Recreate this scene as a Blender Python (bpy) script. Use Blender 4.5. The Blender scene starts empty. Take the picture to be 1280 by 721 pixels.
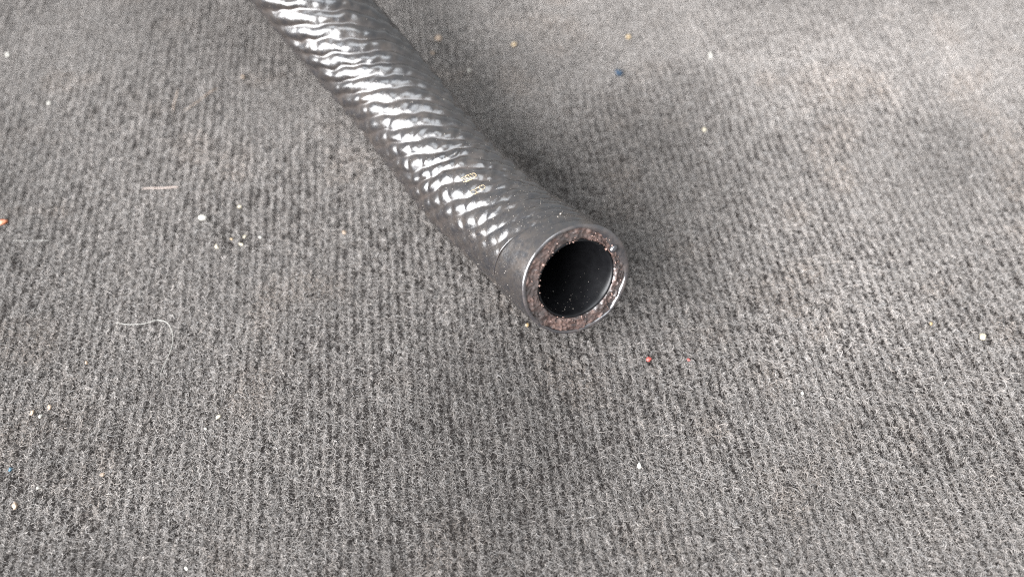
import bpy, math
import numpy as np
from mathutils import Vector

rng = np.random.default_rng(7)
sc = bpy.context.scene
MM = 0.001

# ------------------------------------------------------------------ camera
cam_d = bpy.data.cameras.new("camera")
cam = bpy.data.objects.new("camera", cam_d)
sc.collection.objects.link(cam)
cam.location = (0.0, -95.84 * MM, 166.0 * MM)
cam.rotation_euler = (math.radians(30.0), 0.0, 0.0)          # looks 60 degrees down
cam_d.sensor_width = 36.0
cam_d.lens = 27.06
cam_d.clip_start = 0.005
cam_d.clip_end = 50.0
cam_d.dof.use_dof = True
cam_d.dof.focus_distance = 0.172
cam_d.dof.aperture_fstop = 6.6
sc.camera = cam

# ------------------------------------------------------------------ world and light
world = bpy.data.worlds.new("World")
sc.world = world
world.use_nodes = True
bg = world.node_tree.nodes["Background"]
bg.inputs["Color"].default_value = (0.93, 0.97, 1.0, 1.0)
bg.inputs["Strength"].default_value = 1.5


def area(name, loc, target, sx, sy, power, col):
    ld = bpy.data.lights.new(name, 'AREA')
    ld.shape = 'RECTANGLE'
    ld.size, ld.size_y = sx, sy
    ld.energy = power
    ld.color = col
    o = bpy.data.objects.new(name, ld)
    sc.collection.objects.link(o)
    o.location = loc
    o.rotation_euler = (Vector(target) - Vector(loc)).to_track_quat('-Z', 'Y').to_euler()
    return o


# the bright doorway to the front left of the camera, low over the floor
area("doorway_light", (-1.55, -1.10, 1.05), (0, 0, 0.0), 2.3, 2.0, 640.0, (0.98, 0.985, 1.0))
# pale overcast light from above
area("overhead_light", (-0.20, 0.0, 2.4), (0, 0, 0.0), 1.5, 1.5, 95.0, (0.90, 0.95, 1.0))

sc.view_settings.view_transform = 'Standard'
sc.view_settings.look = 'None'
sc.view_settings.exposure = 0.0
sc.view_settings.gamma = 1.0
sc.view_settings.use_curve_mapping = False
sc.render.engine = 'CYCLES'
sc.cycles.use_denoising = False
sc.cycles.filter_width = 1.15
sc.cycles.max_bounces = 6
sc.cycles.diffuse_bounces = 3
sc.cycles.glossy_bounces = 4
sc.cycles.sample_clamp_indirect = 6.0
sc.cycles_curves.shape = 'RIBBONS'
sc.cycles_curves.subdivisions = 2


# ------------------------------------------------------------------ helpers
def hash2(ix, iy, seed):
    h = (ix.astype(np.int64) * 374761393 + iy.astype(np.int64) * 668265263 + seed * 1442695041) & 0xFFFFFFFF
    h = ((h ^ (h >> 13)) * 1274126177) & 0xFFFFFFFF
    h = (h ^ (h >> 16)) & 0xFFFFFF
    return h / float(0xFFFFFF)


def vnoise(x, y, seed=0, wrapx=0):
    """smooth value noise in 0..1; wrapx repeats the lattice along x"""
    x0 = np.floor(x); y0 = np.floor(y)
    fx = x - x0; fy = y - y0
    fx = fx * fx * (3 - 2 * fx); fy = fy * fy * (3 - 2 * fy)
    xi = x0.astype(np.int64); yi = y0.astype(np.int64)
    xj = xi + 1
    if wrapx:
        xi = xi % wrapx; xj = xj % wrapx
    a = hash2(xi, yi, seed); b = hash2(xj, yi, seed)
    c = hash2(xi, yi + 1, seed); d = hash2(xj, yi + 1, seed)
    return (a * (1 - fx) + b * fx) * (1 - fy) + (c * (1 - fx) + d * fx) * fy


def fbm(x, y, seed=0, octaves=3):
    s = 0.0; amp = 0.5; tot = 0.0
    for k in range(octaves):
        s = s + amp * vnoise(x * 2 ** k, y * 2 ** k, seed + 17 * k)
        tot += amp
        amp *= 0.5
    return s / tot


def smooth(a, b, x):
    t = np.clip((x - a) / (b - a), 0, 1)
    return t * t * (3 - 2 * t)


def link(o, parent=None):
    sc.collection.objects.link(o)
    if parent is not None:
        o.parent = parent
    return o


def mesh_obj(name, verts_mm, faces, mat, parent=None, origin=(0, 0, 0), smooth_shade=True):
    v = np.asarray(verts_mm, dtype=np.float64)
    me = bpy.data.meshes.new(name)
    me.from_pydata([], [], [])
    f = np.asarray(faces, dtype=np.int32)
    nv, nf, k = len(v), len(f), f.shape[1]
    me.vertices.add(nv)
    me.vertices.foreach_set("co", ((v - np.asarray(origin)) * MM).astype(np.float32).ravel())
    me.loops.add(nf * k)
    me.loops.foreach_set("vertex_index", f.ravel())
    me.polygons.add(nf)
    me.polygons.foreach_set("loop_start", np.arange(0, nf * k, k, dtype=np.int32))
    me.update(calc_edges=True)
    if smooth_shade:
        me.polygons.foreach_set("use_smooth", np.ones(nf, dtype=bool))
    me.materials.append(mat)
    return link(bpy.data.objects.new(name, me), parent)


def grid_faces(nu, nv, wrap_v=False):
    """faces of an nu x nv vertex grid (v index runs fastest)"""
    iu = np.arange(nu - 1)
    iv = np.arange(nv if wrap_v else nv - 1)
    I, J = np.meshgrid(iu, iv, indexing='ij')
    J2 = (J + 1) % nv
    return np.stack([I * nv + J, I * nv + J2, (I + 1) * nv + J2, (I + 1) * nv + J], -1).reshape(-1, 4)


class N:
    """small helper to write node trees"""
    def __init__(self, name):
        self.mat = bpy.data.materials.new(name)
        self.mat.use_nodes = True
        self.t = self.mat.node_tree
        self.b = self.t.nodes["Principled BSDF"]

    def node(self, typ, **kw):
        n = self.t.nodes.new(typ)
        for k, v in kw.items():
            setattr(n, k, v)
        return n

    def l(self, a, b):
        self.t.links.new(a, b)

    def noise(self, scale, detail=3, rough=0.55, coord=None):
        n = self.node("ShaderNodeTexNoise")
        n.inputs["Scale"].default_value = scale
        n.inputs["Detail"].default_value = detail
        n.inputs["Roughness"].default_value = rough
        if coord is not None:
            self.l(coord, n.inputs["Vector"])
        return n.outputs["Fac"]

    def ramp(self, fac, stops):
        r = self.node("ShaderNodeValToRGB")
        els = r.color_ramp.elements
        while len(els) < len(stops):
            els.new(0.5)
        for e, (p, c) in zip(els, stops):
            e.position = p
            e.color = (c[0], c[1], c[2], 1) if len(c) == 3 else c
        self.l(fac, r.inputs["Fac"])
        return r.outputs["Color"]

    def mix(self, fac, a, b):
        m = self.node("ShaderNodeMix", data_type='RGBA')
        self.l(fac, m.inputs["Factor"])
        for sock, v in ((m.inputs[6], a), (m.inputs[7], b)):
            if isinstance(v, tuple):
                sock.default_value = (*v, 1)
            else:
                self.l(v, sock)
        return m.outputs[2]

    def bump(self, height, strength, dist, prev=None):
        b = self.node("ShaderNodeBump")
        b.inputs["Strength"].default_value = strength
        b.inputs["Distance"].default_value = dist
        self.l(height, b.inputs["Height"])
        if prev is not None:
            self.l(prev, b.inputs["Normal"])
        return b.outputs["Normal"]

    def coord(self):
        return self.node("ShaderNodeTexCoord").outputs["Object"]


def simple_mat(name, col, rough=0.7, spec=0.4, transmission=0.0):
    n = N(name)
    c = n.coord()
    f = n.noise(1800.0, 3, 0.6, c)
    n.l(n.ramp(f, [(0.3, tuple(x * 0.72 for x in col)), (0.7, tuple(min(1, x * 1.18) for x in col))]), n.b.inputs["Base Color"])
    n.b.inputs["Roughness"].default_value = rough
    n.b.inputs["Specular IOR Level"].default_value = spec
    n.b.inputs["Transmission Weight"].default_value = transmission
    n.l(n.bump(f, 0.4, 0.0002), n.b.inputs["Normal"])
    return n.mat


# ------------------------------------------------------------------ carpet
BX0, BX1, BY0, BY1 = -186.0, 186.0, -84.0, 124.0      # mm, the piece of pile in view
RIB = 2.1                                   # mm between two ribs
CA = math.radians(6.7)                       # ribs run a little to the left going away


def in_view(x, y):
    d = np.minimum(np.minimum(x - BX0, BX1 - x), np.minimum(y - BY0, BY1 - y))
    return smooth(0.0, 18.0, d)


def carpet_relief(x, y, e):
    """0 in a pit .. 1 on top of a rib; evened out where matted"""
    c = x * math.cos(CA) + y * math.sin(CA)
    t = -x * math.sin(CA) + y * math.cos(CA)
    c = c + 0.9 * (fbm(c / 11.0, t / 17.0, 3) - 0.5) * 2 + 0.22 * (vnoise(c / 2.2, t / 2.6, 5) - 0.5) * 2
    k = np.floor(c / RIB + 0.5)
    ph = c / RIB - k                         # -0.5 .. 0.5, 0 on the rib
    ridge = 0.5 + 0.5 * np.cos(2 * np.pi * ph)
    along = vnoise(k * 7.31 + 0.5, t / 1.6 + hash2(k, k * 0, 9) * 5.0, 11)
    edge = vnoise((c / RIB) * 2.1, t / 1.3, 13)
    h = ridge ** 0.75 * (0.55 + 0.58 * smooth(0.10, 0.70, along)) + 0.30 * (edge - 0.42)
    worn = 0.03 + 0.47 * smooth(0.45, 0.68, fbm(x / 34.0 + 5, y / 30.0 + 2, 15, 2))   # matted, flattened places
    worn = np.minimum(worn + 0.42 * smooth(20, 95, y), 0.75)                       # trodden flat towards the back
    worn = worn * e + 0.30 * (1 - e)
    return np.clip(h * (1 - worn) + 0.72 * worn, 0, 1)


def carpet_mottle(x, y):
    a = fbm(x / 46.0 + 3.1, y / 38.0, 21, 3)
    b = fbm(x / 7.0, y / 9.0, 23, 2)
    return 0.72 * a + 0.28 * b


n = N("carpet_backing_felt")
co = n.coord()
f1 = n.noise(2600.0, 4, 0.7, co)
n.l(n.ramp(f1, [(0.32, (0.009, 0.0075, 0.007)), (0.7, (0.030, 0.026, 0.024))]), n.b.inputs["Base Color"])
n.b.inputs["Roughness"].default_value = 0.95
n.b.inputs["Specular IOR Level"].default_value = 0.1
n.l(n.bump(f1, 0.8, 0.0004), n.b.inputs["Normal"])
m_backing = n.mat

n = N("carpet_fibre")
at = n.node("ShaderNodeAttribute", attribute_name="tint")
n.l(at.outputs["Color"], n.b.inputs["Base Color"])
n.b.inputs["Roughness"].default_value = 0.55
n.b.inputs["Specular IOR Level"].default_value = 0.35
m_fibre = n.mat


gx = np.arange(-560, 561, 4.0); gy = np.arange(-420, 561, 4.0)
GX, GY = np.meshgrid(gx, gy, indexing='ij')
vz = -2.3 + 0.25 * fbm(GX / 20, GY / 20, 31)
carpet = mesh_obj("carpet", np.stack([GX, GY, vz], -1).reshape(-1, 3), grid_faces(len(gx), len(gy))[:, ::-1], m_backing)
carpet["kind"] = "structure"
carpet["label"] = "worn grey ribbed felt carpet under the hose"


# broad light and shade painted into the fibre colour, plus a few stains: x, y, radius (mm), change
SHADING_AND_STAINS = [(-21, 121, 95, 0.16), (102, 95, 80, 0.50), (15, 98, 40, 0.15), (121, 44, 15, -0.24), (53, 62, 9, -0.14), (95, -26, 45, 0.16), (-58, -55, 60, 0.10), (-118, 7, 70, 0.16), (7, -30, 38, -0.20), (-96, 68, 26, -0.05), (26, 33, 34, -0.15), (98, -46, 12, -0.10), (0, -55, 16, -0.08), (68, 25, 24, 0.10)]


def make_fibres(name, x0, x1, y0, y1, density, seed, plain=False):
    r = np.random.default_rng(seed)
    n0 = int((x1 - x0) * (y1 - y0) * density)
    x = r.uniform(x0, x1, n0); y = r.uniform(y0, y1, n0)
    e = in_view(x, y) * (0.0 if plain else 1.0)
    h = carpet_relief(x, y, e)
    keep = r.random(n0) < 0.06 + 1.05 * h
    x, y, h, e = x[keep], y[keep], h[keep], e[keep]
    cnt = len(x)
    nap = fbm(x / 30.0 + 9, y / 26.0, 41, 2)
    L = r.uniform(0.95, 1.75, cnt) * (0.42 + 0.66 * h)
    stray = r.random(cnt) < 0.035
    L = np.where(stray, L * 1.7, L)
    az = r.uniform(0, 2 * np.pi, cnt)
    tilt0 = r.uniform(0.15, 0.75, cnt)
    tilt1 = tilt0 + r.uniform(0.25, 0.75, cnt)
    tilt2 = tilt1 + r.uniform(0.2, 0.9, cnt)
    daz = r.normal(0, 0.75, cnt)
    P = np.zeros((cnt, 4, 3))
    P[:, 0] = np.stack([x, y, -2.3 + 1.42 * h], -1)
    lean = np.stack([np.full(cnt, 0.0), -0.20 + 0.25 * (nap - 0.5), np.zeros(cnt)], -1)
    for k, tl in enumerate((tilt0, tilt1, tilt2)):
        a = az + daz * k
        d = np.stack([np.sin(tl) * np.cos(a), np.sin(tl) * np.sin(a), np.cos(tl)], -1) + lean * (0.5 + 0.5 * k)
        P[:, k + 1] = P[:, k] + d * (L / 3)[:, None]
    P[:, :, 2] = np.minimum(P[:, :, 2], 0.45 + 0.5 * stray[:, None])
    rad = r.uniform(0.017, 0.036, cnt)
    rad4 = np.stack([rad, rad, rad * 0.95, rad * 0.55], -1)
    # colour of the single fibre: a heather mix of greys, painted light, shade and stains over it in places
    u = r.random(cnt)
    g = np.where(u < 0.18, 0.034, np.where(u < 0.60, 0.084, np.where(u < 0.95, 0.122, 0.17)))
    g = g * r.uniform(0.75, 1.3, cnt)
    mot = carpet_mottle(x, y) * e + 0.5 * (1 - e)
    g = g * (0.62 + 0.85 * mot)
    warm = r.normal(0, 1, cnt) * 0.03 + np.where(u < 0.18, 0.20, 0.115)
    brown = smooth(0.58, 0.78, fbm(x / 15.0, y / 12.0, 51, 2)) * (r.random(cnt) < 0.4)
    warm = warm + 0.09 * brown
    for (sx, sy, srad, gain) in SHADING_AND_STAINS:
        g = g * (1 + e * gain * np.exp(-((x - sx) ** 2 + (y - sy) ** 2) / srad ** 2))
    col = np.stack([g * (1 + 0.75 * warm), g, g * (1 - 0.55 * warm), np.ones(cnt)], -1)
    cu = bpy.data.hair_curves.new(name)
    cu.add_curves([4] * cnt)
    cu.attributes["position"].data.foreach_set("vector", (P * MM).astype(np.float32).ravel())
    ra = cu.attributes.get("radius") or cu.attributes.new("radius", 'FLOAT', 'POINT')
    ra.data.foreach_set("value", (rad4 * MM).astype(np.float32).ravel())
    ta = cu.attributes.new("tint", 'FLOAT_COLOR', 'CURVE')
    ta.data.foreach_set("color", col.astype(np.float32).ravel())
    cu.materials.append(m_fibre)
    return cu


DENS = 26.0
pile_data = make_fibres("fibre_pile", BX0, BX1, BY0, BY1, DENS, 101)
pile = link(bpy.data.objects.new("fibre_pile", pile_data), carpet)
pile["kind"] = "stuff"
# the carpet goes on around the piece in view: one more swatch of pile laid out edge to edge
SW, SH = 93.0, 104.0
swatch = make_fibres("fibre_pile_swatch", 0, SW, 0, SH, DENS, 202, True)
for i in range(-4, 8):
    for j in range(-3, 6):
        x = BX0 + i * SW; y = BY0 + j * SH
        if BX0 - 1 <= x < BX1 - 1 and BY0 - 1 <= y < BY1 - 1:
            continue
        if x < -560 or x + SW > 560 or y < -420 or y + SH > 560:
            continue
        o = link(bpy.data.objects.new("fibre_pile", swatch), carpet)
        o.location = (x * MM, y * MM, 0)
        o["kind"] = "stuff"

# ------------------------------------------------------------------ hose
# centre line in mm from the cut end back to the far end
CTRL = np.array([[14.5, -10.4, 21.4], [2.4, 4.1, 16.5], [-7.3, 15.9, 14.2], [-15.0, 26.5, 13.1], [-30.8, 48.0, 16.6],
                 [-42.6, 60.6, 23.0], [-51.8, 69.0, 29.5], [-62.4, 78.0, 37.5], [-90.0, 98.0, 46.0], [-130.0, 128.0, 50.0],
                 [-180.0, 165.0, 36.0], [-225.0, 200.0, 18.0], [-262.0, 230.0, 12.6], [-300.0, 262.0, 12.4]])
R_OUT, R_BORE = 12.15, 8.8


def catmull(P, per=40):
    P = np.vstack([2 * P[0] - P[1], P, 2 * P[-1] - P[-2]])
    out = []
    for i in range(1, len(P) - 2):
        t = np.linspace(0, 1, per, endpoint=False)[:, None]
        a, b, c, d = P[i - 1], P[i], P[i + 1], P[i + 2]
        out.append(0.5 * (2 * b + (c - a) * t + (2 * a - 5 * b + 4 * c - d) * t ** 2 + (3 * b - a - 3 * c + d) * t ** 3))
    out.append(P[-2][None])
    return np.vstack(out)


line = catmull(CTRL)
for _ in range(60):                                        # take the kinks out
    line[1:-1] = 0.25 * line[:-2] + 0.5 * line[1:-1] + 0.25 * line[2:]
seg = np.linalg.norm(np.diff(line, axis=0), axis=1)
arc = np.concatenate([[0], np.cumsum(seg)])
LEN = arc[-1]


def frame_at(s):
    s = np.asarray(s, dtype=float)
    C = np.stack([np.interp(s, arc, line[:, k]) for k in range(3)], -1)
    e = 0.8
    T = np.stack([np.interp(np.minimum(s + e, LEN), arc, line[:, k]) - np.interp(np.maximum(s - e, 0), arc, line[:, k]) for k in range(3)], -1)
    T = T / np.linalg.norm(T, axis=1)[:, None]            # points from the cut end backwards
    up = np.array([0, 0, 1.0])
    E1 = np.cross(T, up); E1 /= np.linalg.norm(E1, axis=1)[:, None]
    E2 = np.cross(E1, T)
    return C, T, E1, E2                                    # E2 is the upper side


FACE_N = np.array([0.43, -0.76, 0.487]); FACE_N /= np.linalg.norm(FACE_N)


def ring_point(s, th, r):
    """point on the hose at arc length s (mm), angle th, radius r; the cut is a little oblique"""
    C, T, E1, E2 = frame_at(s)
    q = np.cos(th)[..., None] * E1 + np.sin(th)[..., None] * E2
    tn = (T * FACE_N).sum(-1)
    sh = (q * FACE_N).sum(-1) / np.where(abs(tn) < 0.2, -0.2, tn)
    fade = np.clip(1 - np.maximum(s, 0) / 26.0, 0, 1) ** 2
    return C + q * np.asarray(r)[..., None] - T * (sh * r * fade)[..., None]


NT = 288
LAM, NW = 4.8, 13                                          # braid: axial period, count round the hose


def cover_radius(s, th):
    """radius of the outer cover, with the braid showing through it"""
    v = th / (2 * np.pi) * NW
    tw = (th / (2 * np.pi)) % 1.0
    wob = vnoise(tw * 24, s / 3.4, 61, 24) - 0.5
    wob2 = vnoise(tw * 30, s / 2.7, 62, 30) - 0.5
    p1 = s / LAM - v + 0.34 * wob                          # strands of the braid, one way round ...
    p2 = s / LAM + v + 0.45 * wob2                         # ... and the other
    r1 = np.sqrt(np.sin(np.pi * p1) ** 2 + 0.02) ** 0.9
    r2 = np.sqrt(np.sin(np.pi * p2) ** 2 + 0.05)
    k2 = 0.58 - 0.36 * smooth(46, 84, s)
    b = 2.0 * r1 * (1 - k2 + k2 * r2) - 1.05 + 0.16 * (vnoise(tw * 40, s / 2.0, 63, 40) - 0.5)
    amp = 0.31 * (0.35 + 0.65 * smooth(9, 34, s) + 0.25 * smooth(50, 90, s)) * (0.75 + 0.5 * vnoise(tw * 6, s / 14, 64, 6))
    # a smooth sleeve of film near the cut, longer on the lower left
    side = 0.5 + 0.5 * np.cos(th - math.radians(175))
    edge = 2.0 + 11.0 * side ** 1.5 + 0.7 * (vnoise(tw * 9, s * 0, 65, 9) - 0.5)
    sleeve = 1 - smooth(edge - 0.12, edge + 0.12, s)
    amp = amp * (1 - 0.85 * sleeve)
    r = R_OUT + amp * b + 0.36 * sleeve * side
    # rings pressed into the film on the upper right, close to the cut
    turn = ((th - math.radians(62) + np.pi) % (2 * np.pi)) - np.pi
    pr = s / 3.3 + 0.35 * np.sin(3 * th) + 0.5 * (vnoise(tw * 14, s / 4.0, 67, 14) - 0.5)
    rings = 0.5 + 0.5 * np.cos(2 * np.pi * pr)
    r = r - 0.30 * rings ** 3 * np.exp(-(turn / 0.75) ** 2) * smooth(1.5, 4, s) * (1 - smooth(22, 42, s))
    r = r + 0.62 * (1 - smooth(0, 24, s))                   # slight bell mouth
    r = r + 0.22 * (vnoise(tw * 5, s / 9, 66, 5) - 0.5)
    return r


def lip_wobble(th):
    tw = (th / (2 * np.pi)) % 1.0
    return (vnoise(tw * 16, tw * 0, 71, 16) - 0.5) * 0.5 + (vnoise(tw * 50, tw * 0, 72, 50) - 0.5) * 0.22


hose = bpy.data.objects.new("hose", None)
link(hose)
C0 = np.array([-16.0, 27.0, 0.0])                          # where it touches the carpet
hose.location = C0 * MM
hose.empty_display_size = 0.02
hose["label"] = "black glossy braided rubber hose with its cut open end facing the camera"
hose["category"] = "hose"

# --- materials of the hose
n = N("hose_cover_black_film")
co = n.coord()
big = n.noise(120.0, 4, 0.6, co)
mid = n.noise(420.0, 4, 0.65, co)
fine = n.noise(2400.0, 3, 0.6, co)
black = n.ramp(mid, [(0.3, (0.007, 0.007, 0.008)), (0.75, (0.018, 0.015, 0.013))])
dirtf = n.ramp(big, [(0.50, (0, 0, 0)), (0.68, (1, 1, 1))])
mm = n.node("ShaderNodeMath", operation='MULTIPLY')
n.l(dirtf, mm.inputs[0])
n.l(n.ramp(mid, [(0.40, (0, 0, 0)), (0.62, (0.75, 0.75, 0.75))]), mm.inputs[1])
ga = n.node("ShaderNodeAttribute", attribute_name="groove")
mg = n.node("ShaderNodeMath", operation='MULTIPLY')
n.l(ga.outputs["Fac"], mg.inputs[0])
n.l(n.ramp(big, [(0.36, (0.15, 0.15, 0.15)), (0.60, (1, 1, 1))]), mg.inputs[1])
c0 = n.mix(mm.outputs[0], black, (0.030, 0.024, 0.020))
n.l(n.mix(mg.outputs[0], c0, (0.022, 0.018, 0.016)), n.b.inputs["Base Color"])
n.l(n.ramp(fine, [(0.3, (0.17, 0.17, 0.17)), (0.75, (0.38, 0.38, 0.38))]), n.b.inputs["Roughness"])
n.b.inputs["Specular IOR Level"].default_value = 0.5
nb = n.bump(mid, 0.12, 0.0005)
n.l(n.bump(fine, 0.22, 0.00012, nb), n.b.inputs["Normal"])
m_cover = n.mat

n = N("hose_cut_rubber")
co = n.coord()
f1 = n.noise(700.0, 4, 0.7, co)
f2 = n.noise(130.0, 3, 0.6, co)
c1 = n.ramp(f1, [(0.28, (0.010, 0.008, 0.008)), (0.46, (0.034, 0.021, 0.018)), (0.60, (0.074, 0.047, 0.039)), (0.78, (0.14, 0.105, 0.093))])
n.l(n.mix(n.ramp(f2, [(0.44, (0, 0, 0)), (0.58, (0.9, 0.9, 0.9))]), c1, (0.020, 0.016, 0.015)), n.b.inputs["Base Color"])
n.l(n.ramp(f1, [(0.3, (0.12, 0.12, 0.12)), (0.7, (0.45, 0.45, 0.45))]), n.b.inputs["Roughness"])
n.b.inputs["Specular IOR Level"].default_value = 0.5
n.l(n.bump(f1, 0.5, 0.0004), n.b.inputs["Normal"])
m_cut = n.mat

n = N("hose_lip_film")
co = n.coord()
f1 = n.noise(330.0, 3, 0.6, co)
n.l(n.ramp(f1, [(0.42, (0.014, 0.013, 0.014)), (0.66, (0.036, 0.030, 0.028))]), n.b.inputs["Base Color"])
n.b.inputs["Roughness"].default_value = 0.2
n.b.inputs["Specular IOR Level"].default_value = 0.7
n.l(n.bump(f1, 0.25, 0.0004), n.b.inputs["Normal"])
m_lip = n.mat

n = N("hose_bore_rubber")
co = n.coord()
f1 = n.noise(500.0, 3, 0.6, co)
n.l(n.ramp(f1, [(0.3, (0.002, 0.002, 0.0023)), (0.8, (0.004, 0.004, 0.0045))]), n.b.inputs["Base Color"])
n.b.inputs["Roughness"].default_value = 0.33
n.b.inputs["Specular IOR Level"].default_value = 0.15
m_bore = n.mat

# --- outer cover
s_vis = np.concatenate([np.arange(0.35, 16.0, 0.12), np.arange(16.0, 128.0, 0.30)])
s_far = np.arange(128.0, LEN, 1.6)
S = np.concatenate([s_vis, s_far, [LEN]])
TH = np.arange(NT) / NT * 2 * np.pi
SS, TT = np.meshgrid(S, TH, indexing='ij')
rr = cover_radius(SS.ravel(), TT.ravel())
V = ring_point(SS.ravel(), TT.ravel(), rr)
cover = mesh_obj("outer_cover", V, grid_faces(len(S), NT, True), m_cover, hose, C0)
gv = smooth(0.15, -0.35, rr - R_OUT) * smooth(18, 40, SS.ravel())
ga = cover.data.attributes.new("groove", 'FLOAT', 'POINT')
ga.data.foreach_set("value", gv.astype(np.float32))

# --- rolled lip of the cover round the cut
def prof_ring(entries, th):
    """entries: list of (s, r) arrays over th"""
    rows = [ring_point(s, th, r) for s, r in entries]
    return np.vstack(rows)


r_edge = cover_radius(np.full(NT, 0.35), TH)
wob = lip_wobble(TH)
lip_w = 0.85 + 1.5 * np.exp(-((((TH - math.radians(15) + np.pi) % (2 * np.pi)) - np.pi) / 0.6) ** 2) + 0.9 * wob
ent = []
for k in range(9):
    a = k / 8 * math.pi
    ss = 0.35 - 0.42 * np.sin(a) - 0.0 * TH
    r_ = r_edge - lip_w * 0.5 * (1 - math.cos(a))
    ent.append((np.maximum(ss, -0.35) + 0.12 * wob * math.sin(a), r_))
ent.append((np.full(NT, 0.95), r_edge - lip_w - 0.12))
lip = mesh_obj("lip", prof_ring(ent, TH), grid_faces(len(ent), NT, True)[:, ::-1], m_lip, hose, C0)

# --- cut face: crumbly rubber between lip and bore
NR = 26
rows = []
for k in range(NR + 1):
    f = k / NR
    r_ = (r_edge - lip_w + 0.25) * (1 - f) + (R_BORE + 0.50 + 0.25 * wob) * f
    x = r_ * np.cos(TH); y = r_ * np.sin(TH)
    bump = fbm(x / 1.9 + 50, y / 1.9 + 50, 81, 3) * 0.95 + (vnoise(x / 0.42 + 50, y / 0.42 + 50, 84) ** 2) * 0.45
    depth = 0.55 - 1.0 * (bump - 0.40)
    depth = depth + 0.35 * smooth(0.90, 1.0, f) - 0.08 * math.exp(-((f - 0.78) / 0.15) ** 2)
    rows.append(ring_point(np.full(NT, 0.0) + depth, TH, r_))
cut = mesh_obj("cut_face", np.vstack(rows), grid_faces(len(rows), NT, True)[:, ::-1], m_cut, hose, C0)

# --- bore
sb = np.concatenate([[1.3, 0.62, 0.50, 0.62, 0.95, 1.6, 2.2, 3.0], np.arange(4.0, 120.0, 2.0)])
TB = np.arange(96) / 96 * 2 * np.pi
SB, TBB = np.meshgrid(sb, TB, indexing='ij')
lin = np.concatenate([[0.72, 0.62, 0.40, 0.18, 0.04], np.zeros(len(sb) - 5)])      # the liner's own rounded edge
rb = R_BORE - 0.05 + lin[:, None] + 0.12 * (vnoise(TBB / (2 * np.pi) * 12, SB / 6, 91, 12) - 0.5)
bore = mesh_obj("inner_tube", ring_point(SB.ravel(), TBB.ravel(), rb.ravel()), grid_faces(len(sb), 96, True)[:, ::-1], m_bore, hose, C0)


# --- grit stuck to the hose: many tiny grains in one part
def grains(pos, size, seed):
    """little irregular six-cornered grains"""
    r = np.random.default_rng(seed)
    base = np.array([[1, 0, 0], [-1, 0, 0], [0, 1, 0], [0, -1, 0], [0, 0, 1], [0, 0, -1]], float)
    tri = np.array([[0, 2, 4], [2, 1, 4], [1, 3, 4], [3, 0, 4], [2, 0, 5], [1, 2, 5], [3, 1, 5], [0, 3, 5]])
    k = len(pos)
    q = base[None] * r.uniform(0.5, 1.3, (k, 6, 1)) + r.normal(0, 0.15, (k, 6, 3))
    a = r.uniform(0, 2 * np.pi, k); ca, sa = np.cos(a), np.sin(a)
    x = q[..., 0] * ca[:, None] - q[..., 1] * sa[:, None]
    y = q[..., 0] * sa[:, None] + q[..., 1] * ca[:, None]
    q = np.stack([x, y, q[..., 2]], -1) * size[:, None, None] + pos[:, None]
    f = (tri[None] + 6 * np.arange(k)[:, None, None]).reshape(-1, 3)
    return q.reshape(-1, 3), f


m_grit = simple_mat("grit_pale", (0.12, 0.105, 0.09), 0.4, 0.6)
m_rust = simple_mat("grit_rust", (0.10, 0.060, 0.047), 0.35, 0.6)
m_dim = simple_mat("grit_dim", (0.09, 0.08, 0.07), 0.6, 0.4)
m_gold = simple_mat("print_gold", (0.20, 0.155, 0.085), 0.4, 0.6)

k = 1500
gs = rng.gamma(1.6, 22.0, k) + 1.0
gs = gs[gs < 120]
gt = rng.uniform(0, 2 * np.pi, len(gs))
pos = ring_point(gs, gt, cover_radius(gs, gt) + 0.02)
gv, gf = grains(pos, np.exp(rng.normal(math.log(0.062), 0.45, len(gs))), 5)
grit = mesh_obj("dust_grains", gv, gf, m_grit, hose, C0, False)
grit["kind"] = "stuff"

k = 130
th = rng.uniform(0, 2 * np.pi, k)
rr = np.sqrt(rng.uniform((R_BORE + 0.2) ** 2, (R_OUT - 0.9) ** 2, k))
pos = ring_point(rng.uniform(0.0, 0.35, k), th, rr)
gv, gf = grains(pos, np.exp(rng.normal(math.log(0.15), 0.45, k)), 6)
o = mesh_obj("rubber_crumbs", gv, gf, m_rust, hose, C0, False)
o["kind"] = "stuff"

k = 75
th = np.concatenate([rng.normal(math.radians(262), 0.55, k - 12), rng.uniform(0, 2 * np.pi, 12)])
sd = rng.gamma(1.4, 3.5, k) + 1.6
gv, gf = grains(ring_point(sd, th, np.full(k, R_BORE - 0.1)), np.exp(rng.normal(math.log(0.07), 0.45, k)), 8)
o = mesh_obj("bore_grains", gv, gf, m_dim, hose, C0, False)
o["kind"] = "stuff"


# --- film bubble on the rim at the upper right
def dome(center, normal, rad, h, mat, name, parent, org, seed=1):
    nrm = np.asarray(normal) / np.linalg.norm(normal)
    a = np.cross(nrm, [0, 0, 1.0]); a /= np.linalg.norm(a); b = np.cross(nrm, a)
    r = np.random.default_rng(seed)
    vs = []
    nu, nw = 9, 24
    jit = 1 + 0.08 * np.sin(np.arange(nw) / nw * 2 * np.pi * 2 + 1)
    for i in range(nu):
        ph = i / (nu - 1) * math.pi * 0.62
        for j in range(nw):
            t = j / nw * 2 * math.pi
            vs.append(np.asarray(center) + (math.sin(ph) * rad * jit[j]) * (math.cos(t) * a + math.sin(t) * b) + nrm * h * math.cos(ph))
    return mesh_obj(name, np.array(vs), grid_faces(nu, nw, True)[:, ::-1], mat, parent, org)


pb = ring_point(np.array([0.1]), np.array([math.radians(16)]), np.array([10.4]))[0]
bubble = dome(pb, FACE_N, 0.95, 0.8, m_lip, "film_bubble", hose, C0)


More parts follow.
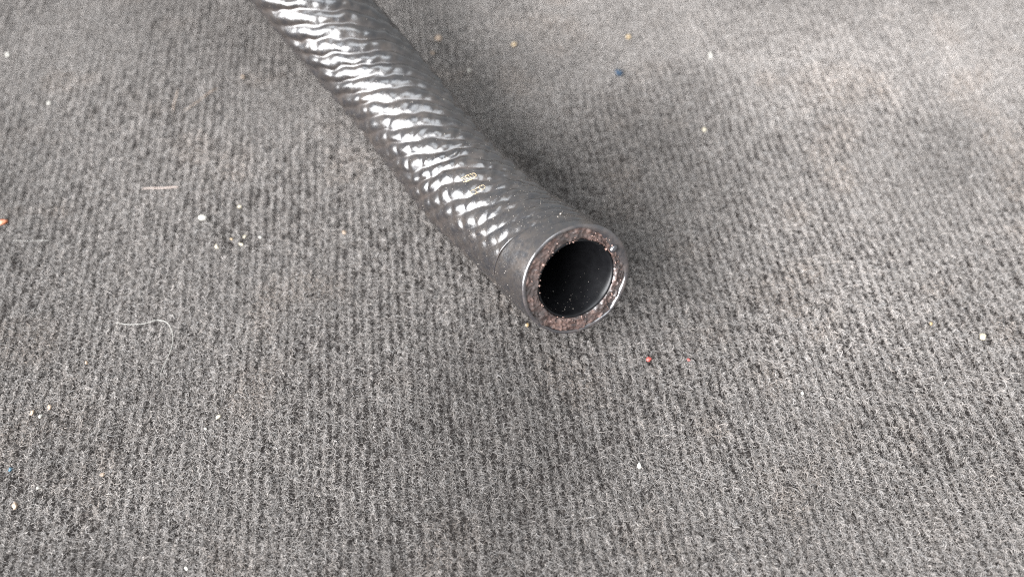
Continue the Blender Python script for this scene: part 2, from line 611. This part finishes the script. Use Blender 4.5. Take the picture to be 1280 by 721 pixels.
# --- remains of gold print on the upper side
def tube(points, rad, nseg=6, taper=True):
    P = np.asarray(points, float)
    T = np.gradient(P, axis=0); T /= np.linalg.norm(T, axis=1)[:, None]
    ref = np.array([0.31, 0.2, 0.93])
    A = np.cross(T, ref); A /= np.linalg.norm(A, axis=1)[:, None]
    B = np.cross(T, A)
    k = len(P)
    rr = np.full(k, rad) if np.isscalar(rad) else np.asarray(rad)
    if taper:
        rr = rr * np.sqrt(np.clip(1.02 - np.abs(np.linspace(-1, 1, k)) ** 6, 0.05, 1))
    t = np.arange(nseg) / nseg * 2 * np.pi
    V = P[:, None] + rr[:, None, None] * (np.cos(t)[None, :, None] * A[:, None] + np.sin(t)[None, :, None] * B[:, None])
    return V.reshape(-1, 3), grid_faces(k, nseg, True)

# --- the raised edge of the film sleeve behind the cut, on the left flank
et = np.radians(np.linspace(122, 178, 40))
es = 2.0 + 11.0 * (0.5 + 0.5 * np.cos(et - math.radians(175))) ** 1.5 + 0.35
ep = ring_point(es, et, cover_radius(es - 0.6, et) - 0.02)
ev, ef = tube(ep, 0.13, 10)
film_edge = mesh_obj("film_edge", ev, ef, m_lip, hose, C0)


def glyph(s0, t0, s1, t1, half, bars, seed):
    """one worn character: a long loop with cross strokes, lying on the cover"""
    t0, t1 = math.radians(t0), math.radians(t1)
    a = np.linspace(0, 2 * np.pi, 40)
    f = 0.5 - 0.5 * np.cos(a)
    off = half * np.sign(np.sin(a)) * np.abs(np.sin(a)) ** 0.5
    paths = [(s0 + (s1 - s0) * f + off, t0 + (t1 - t0) * f)]
    for k in range(1, bars + 1):
        g = k / (bars + 1)
        q = np.linspace(-1, 1, 6)
        paths.append((s0 + (s1 - s0) * g + half * q, np.full(6, t0 + (t1 - t0) * g) + 0.01 * q))
    VV, FF, base = [], [], 0
    r = np.random.default_rng(seed)
    for ps, pt in paths:
        P = ring_point(ps, pt, cover_radius(ps, pt) + 0.03)
        v, f = tube(P, 0.085 * np.clip(r.normal(0.75, 0.5, len(P)), 0.05, 1.4), 5, False)
        VV.append(v); FF.append(f + base); base += len(v)
    return np.vstack(VV), np.vstack(FF)


for args in ((34.6, 112, 33.2, 97, 0.75, 4, 3), (30.2, 115, 28.8, 100, 0.65, 2, 4)):
    gv, gf = glyph(*args)
    mark = mesh_obj("printed_mark", gv, gf, m_gold, hose, C0)
    mark["label"] = "worn gold printed character on the black cover"

# ------------------------------------------------------------------ crumbs lying on the carpet
MATS = {
    "white": simple_mat("crumb_white", (0.288, 0.277, 0.248), 0.6, 0.5),
    "cream": simple_mat("crumb_cream", (0.207, 0.184, 0.138), 0.5, 0.5),
    "tan": simple_mat("crumb_tan", (0.150, 0.110, 0.078), 0.6, 0.4),
    "amber": simple_mat("crumb_amber", (0.173, 0.121, 0.058), 0.35, 0.6),
    "red": simple_mat("crumb_red", (0.15, 0.024, 0.018), 0.5, 0.5),
    "orange": simple_mat("crumb_orange", (0.207, 0.063, 0.023), 0.5, 0.5),
    "blue": simple_mat("lint_blue", (0.020, 0.032, 0.049), 0.9, 0.1),
    "teal": simple_mat("crumb_teal", (0.014, 0.049, 0.075), 0.6, 0.3),
}
KIND = {"blue": ("lint_tuft", "lint"), "orange": ("paint_flake", "flake")}
CRUMBS = [
    (-81.3, 21.5, 1.37, 0.92, "white", "white oblong crumb left of the hose, largest near the curled hair"),
    (-76.0, 12.5, 0.92, 0.79, "cream", "round cream crumb just below the pale dusty streak left of the hose"),
    (-72.5, 25.2, 0.74, 0.58, "cream", "small cream crumb above the pale dusty streak left of the hose"),
    (-69.4, 15.7, 0.83, 0.46, "cream", "flat pale crumb in the middle of the dusty streak left of the hose"),
    (-69.8, 13.3, 0.93, 0.45, "cream", "thin pale flake just under the dusty streak's middle crumb"),
    (-65.2, 15.5, 0.52, 0.46, "white", "tiny white crumb at the right end of the dusty streak"),
    (-72.6, 15.0, 0.41, 0.34, "amber", "tiny amber crumb at the left end of the dusty streak"),
    (-22.6, 88.9, 1.10, 1.21, "tan", "blurred tan crumb right behind the upper part of the hose"),
    (-23.9, 82.3, 0.60, 0.66, "tan", "tiny tan crumb between the hose and the blurred tan crumb"),
    (0.7, 86.1, 0.97, 1.07, "amber", "amber grain on the carpet behind the hose, right of the tan crumb"),
    (-12.8, 75.0, 0.59, 0.65, "white", "tiny white crumb behind the hose, below and left of the amber grain"),
    (35.8, 89.2, 0.74, 0.81, "amber", "small yellowish crumb near the top edge, above the blue lint"),
    (60.0, 81.0, 0.60, 1.72, "white", "slim white flake near the top edge, right of the blue lint"),
    (54.5, 51.9, 0.68, 0.75, "cream", "small cream crumb right of the hose, below the slim white flake"),
    (31.6, 74.0, 1.54, 1.31, "blue", "small blurred blue tuft of lint behind the hose"),
    (113.3, -13.4, 0.96, 1.06, "cream", "cream crumb near the right edge of the picture"),
    (28.1, -44.9, 0.61, 0.77, "white", "white round grain in front of the hose end, below the red bits"),
    (32.5, -19.1, 0.85, 0.73, "red", "bright red bit in front of the hose end, larger of two"),
    (41.8, -19.3, 0.57, 0.52, "red", "small dull red bit right of the bright red one"),
    (3.7, -10.1, 0.68, 0.75, "amber", "amber crumb touching the carpet right under the hose rim"),
    (-133.3, 20.3, 1.36, 0.92, "orange", "orange flake at the left edge of the picture"),
    (-110.1, -45.6, 0.61, 0.67, "teal", "tiny teal blue bit at the lower left edge"),
    (-106.7, -53.4, 0.77, 1.22, "tan", "tan crumb in the lower left corner, the largest there"),
    (-109.4, -32.6, 0.55, 0.70, "tan", "tan crumb at lower left, left one of a group of three"),
    (-107.3, -33.4, 0.64, 0.60, "white", "whitish crumb at lower left, lowest of a group of three"),
    (-106.0, -31.1, 0.55, 0.80, "tan", "tan crumb at lower left, right one of a group of three"),
    (-89.6, -46.9, 0.70, 0.58, "tan", "lone tan crumb at lower left, right of the teal bit"),
    (-66.8, -33.6, 0.73, 0.60, "cream", "cream crumb below the curled hair and to its right"),
    (-69.2, -36.3, 0.45, 0.40, "white", "tiny white crumb beside the cream crumb below the curled hair"),
    (-102.9, -49.7, 0.52, 0.48, "white", "small white crumb between the teal bit and the lone tan crumb"),
    (-67.1, -66.4, 0.41, 0.45, "white", "tiny white crumb at the bottom edge, left part of the picture"),
    (-79.7, 72.4, 0.71, 0.91, "tan", "small tan crumb left of the hose near the top edge"),
    (-152.3, 81.6, 0.72, 0.66, "white", "small white crumb by the left edge near the top corner"),
    (-134.2, 62.2, 0.58, 0.51, "white", "tiny white crumb at upper left, below the corner crumb"),
    (-43.6, 17.0, 0.62, 0.69, "tan", "small tan crumb close beside the left flank of the hose"),
    (67.2, -27.8, 0.46, 0.51, "white", "tiny white crumb right of the two red bits"),
    (101.8, -9.7, 0.58, 0.53, "amber", "small yellowish crumb left of the cream crumb near the right edge"),
    (-100.5, -20.1, 0.57, 0.52, "tan", "small tan crumb left of the curled hair"),
]


def lump(seed, a, b, c):
    """an irregular crumb: a sphere pushed in and out, with flats broken off"""
    r = np.random.default_rng(seed)
    nu, nw = 8, 12
    ph = (np.arange(1, nu) / nu * np.pi)
    th = np.arange(nw) / nw * 2 * np.pi
    PH, TQ = np.meshgrid(ph, th, indexing='ij')
    d = np.stack([np.sin(PH) * np.cos(TQ), np.sin(PH) * np.sin(TQ), np.cos(PH)], -1).reshape(-1, 3)
    d = np.vstack([d, [[0, 0, 1]], [[0, 0, -1]]])
    rad = np.ones(len(d))
    for _ in range(11):
        q = r.normal(0, 1, 3); q /= np.linalg.norm(q)
        cut = r.uniform(0.42, 0.9)
        dd = d @ q
        rad = np.where(dd > 0.05, np.minimum(rad, cut / np.maximum(dd, 0.05)), rad)
    rad *= 1 + r.normal(0, 0.09, len(d))
    v = d * rad[:, None] * np.array([a, b, c])
    m = (nu - 1) * nw
    f = []
    for i in range(nu - 2):
        for j in range(nw):
            j2 = (j + 1) % nw
            f += [(i * nw + j, (i + 1) * nw + j, (i + 1) * nw + j2), (i * nw + j, (i + 1) * nw + j2, i * nw + j2)]
    for j in range(nw):
        j2 = (j + 1) % nw
        f += [(m, j, j2), (m + 1, (nu - 2) * nw + j2, (nu - 2) * nw + j)]
    return v, np.array(f)


for i, (x, y, a, b, mat, label) in enumerate(CRUMBS):
    c = min(a, b) * 0.75
    v, f = lump(300 + i, a, b, c)
    name, cat = KIND.get(mat, ("crumb", "crumb"))
    o = mesh_obj(name, v, f, MATS[mat], None, (0, 0, 0), False)
    o.location = (x * MM, y * MM, (-0.40 + c * 0.35) * MM)
    o.rotation_euler = (0, 0, rng.uniform(-0.25, 0.25))
    o["label"] = label
    o["category"] = cat
    o["group"] = "specks of dirt on the carpet"

# ------------------------------------------------------------------ loose hairs and straws
m_hair = simple_mat("hair_pale", (0.17, 0.165, 0.15), 0.35, 0.6)
m_straw = simple_mat("straw_pink", (0.24, 0.19, 0.165), 0.5, 0.4)
m_twig = simple_mat("straw_tan", (0.17, 0.13, 0.10), 0.6, 0.3)


def strand(name, pts, rad, z, mat, label, cat, rise=0.25):
    p = np.array(pts, float)
    q = catmull(np.column_stack([p, np.full(len(p), z)]), 10)
    t = np.linspace(0, 1, len(q))
    q[:, 2] += rise * np.sin(t * 9) * 0.5
    org = q[len(q) // 2].copy(); org[2] = 0
    v, f = tube(q, rad, 6)
    o = mesh_obj(name, v, f, mat, None, org)
    o.location = org * MM
    o["label"] = label
    o["category"] = cat
    return o


strand("hair", [(-96.2, -9.8), (-92.8, -10.3), (-89.0, -10.1), (-86.3, -9.2), (-83.9, -9.6), (-82.1, -11.6), (-81.1, -14.4), (-81.0, -17.3), (-81.4, -19.8), (-81.9, -21.9), (-82.0, -23.9)], 0.07, 0.48, m_hair, "curled whitish hair lying on the carpet left of the hose", "hair", 0.06)
strand("straw", [(-99.7, 31.0), (-96.7, 31.2), (-93.5, 31.3), (-89.9, 31.6)], 0.12, -0.05, m_straw, "short pale pinkish straw lying above the white oblong crumb", "straw", 0.1)
strand("straw", [(-94.4, 58.5), (-91.4, 61.6), (-89.2, 64.7), (-86.3, 67.6)], 0.10, 0.10, m_twig, "thin slanted tan straw at upper left of the carpet", "straw", 0.1)
strand("straw", [(-97.2, 58.5), (-97.6, 61.6), (-97.6, 64.7), (-97.7, 67.2)], 0.10, 0.2, m_twig, "short upright brown straw beside the thin slanted one", "straw", 0.1)
strand("hair", [(-128.8, 14.3), (-124.7, 14.2), (-119.6, 14.3)], 0.04, 0.0, m_hair, "faint straight hair near the orange flake at the left edge", "hair", 0.1)
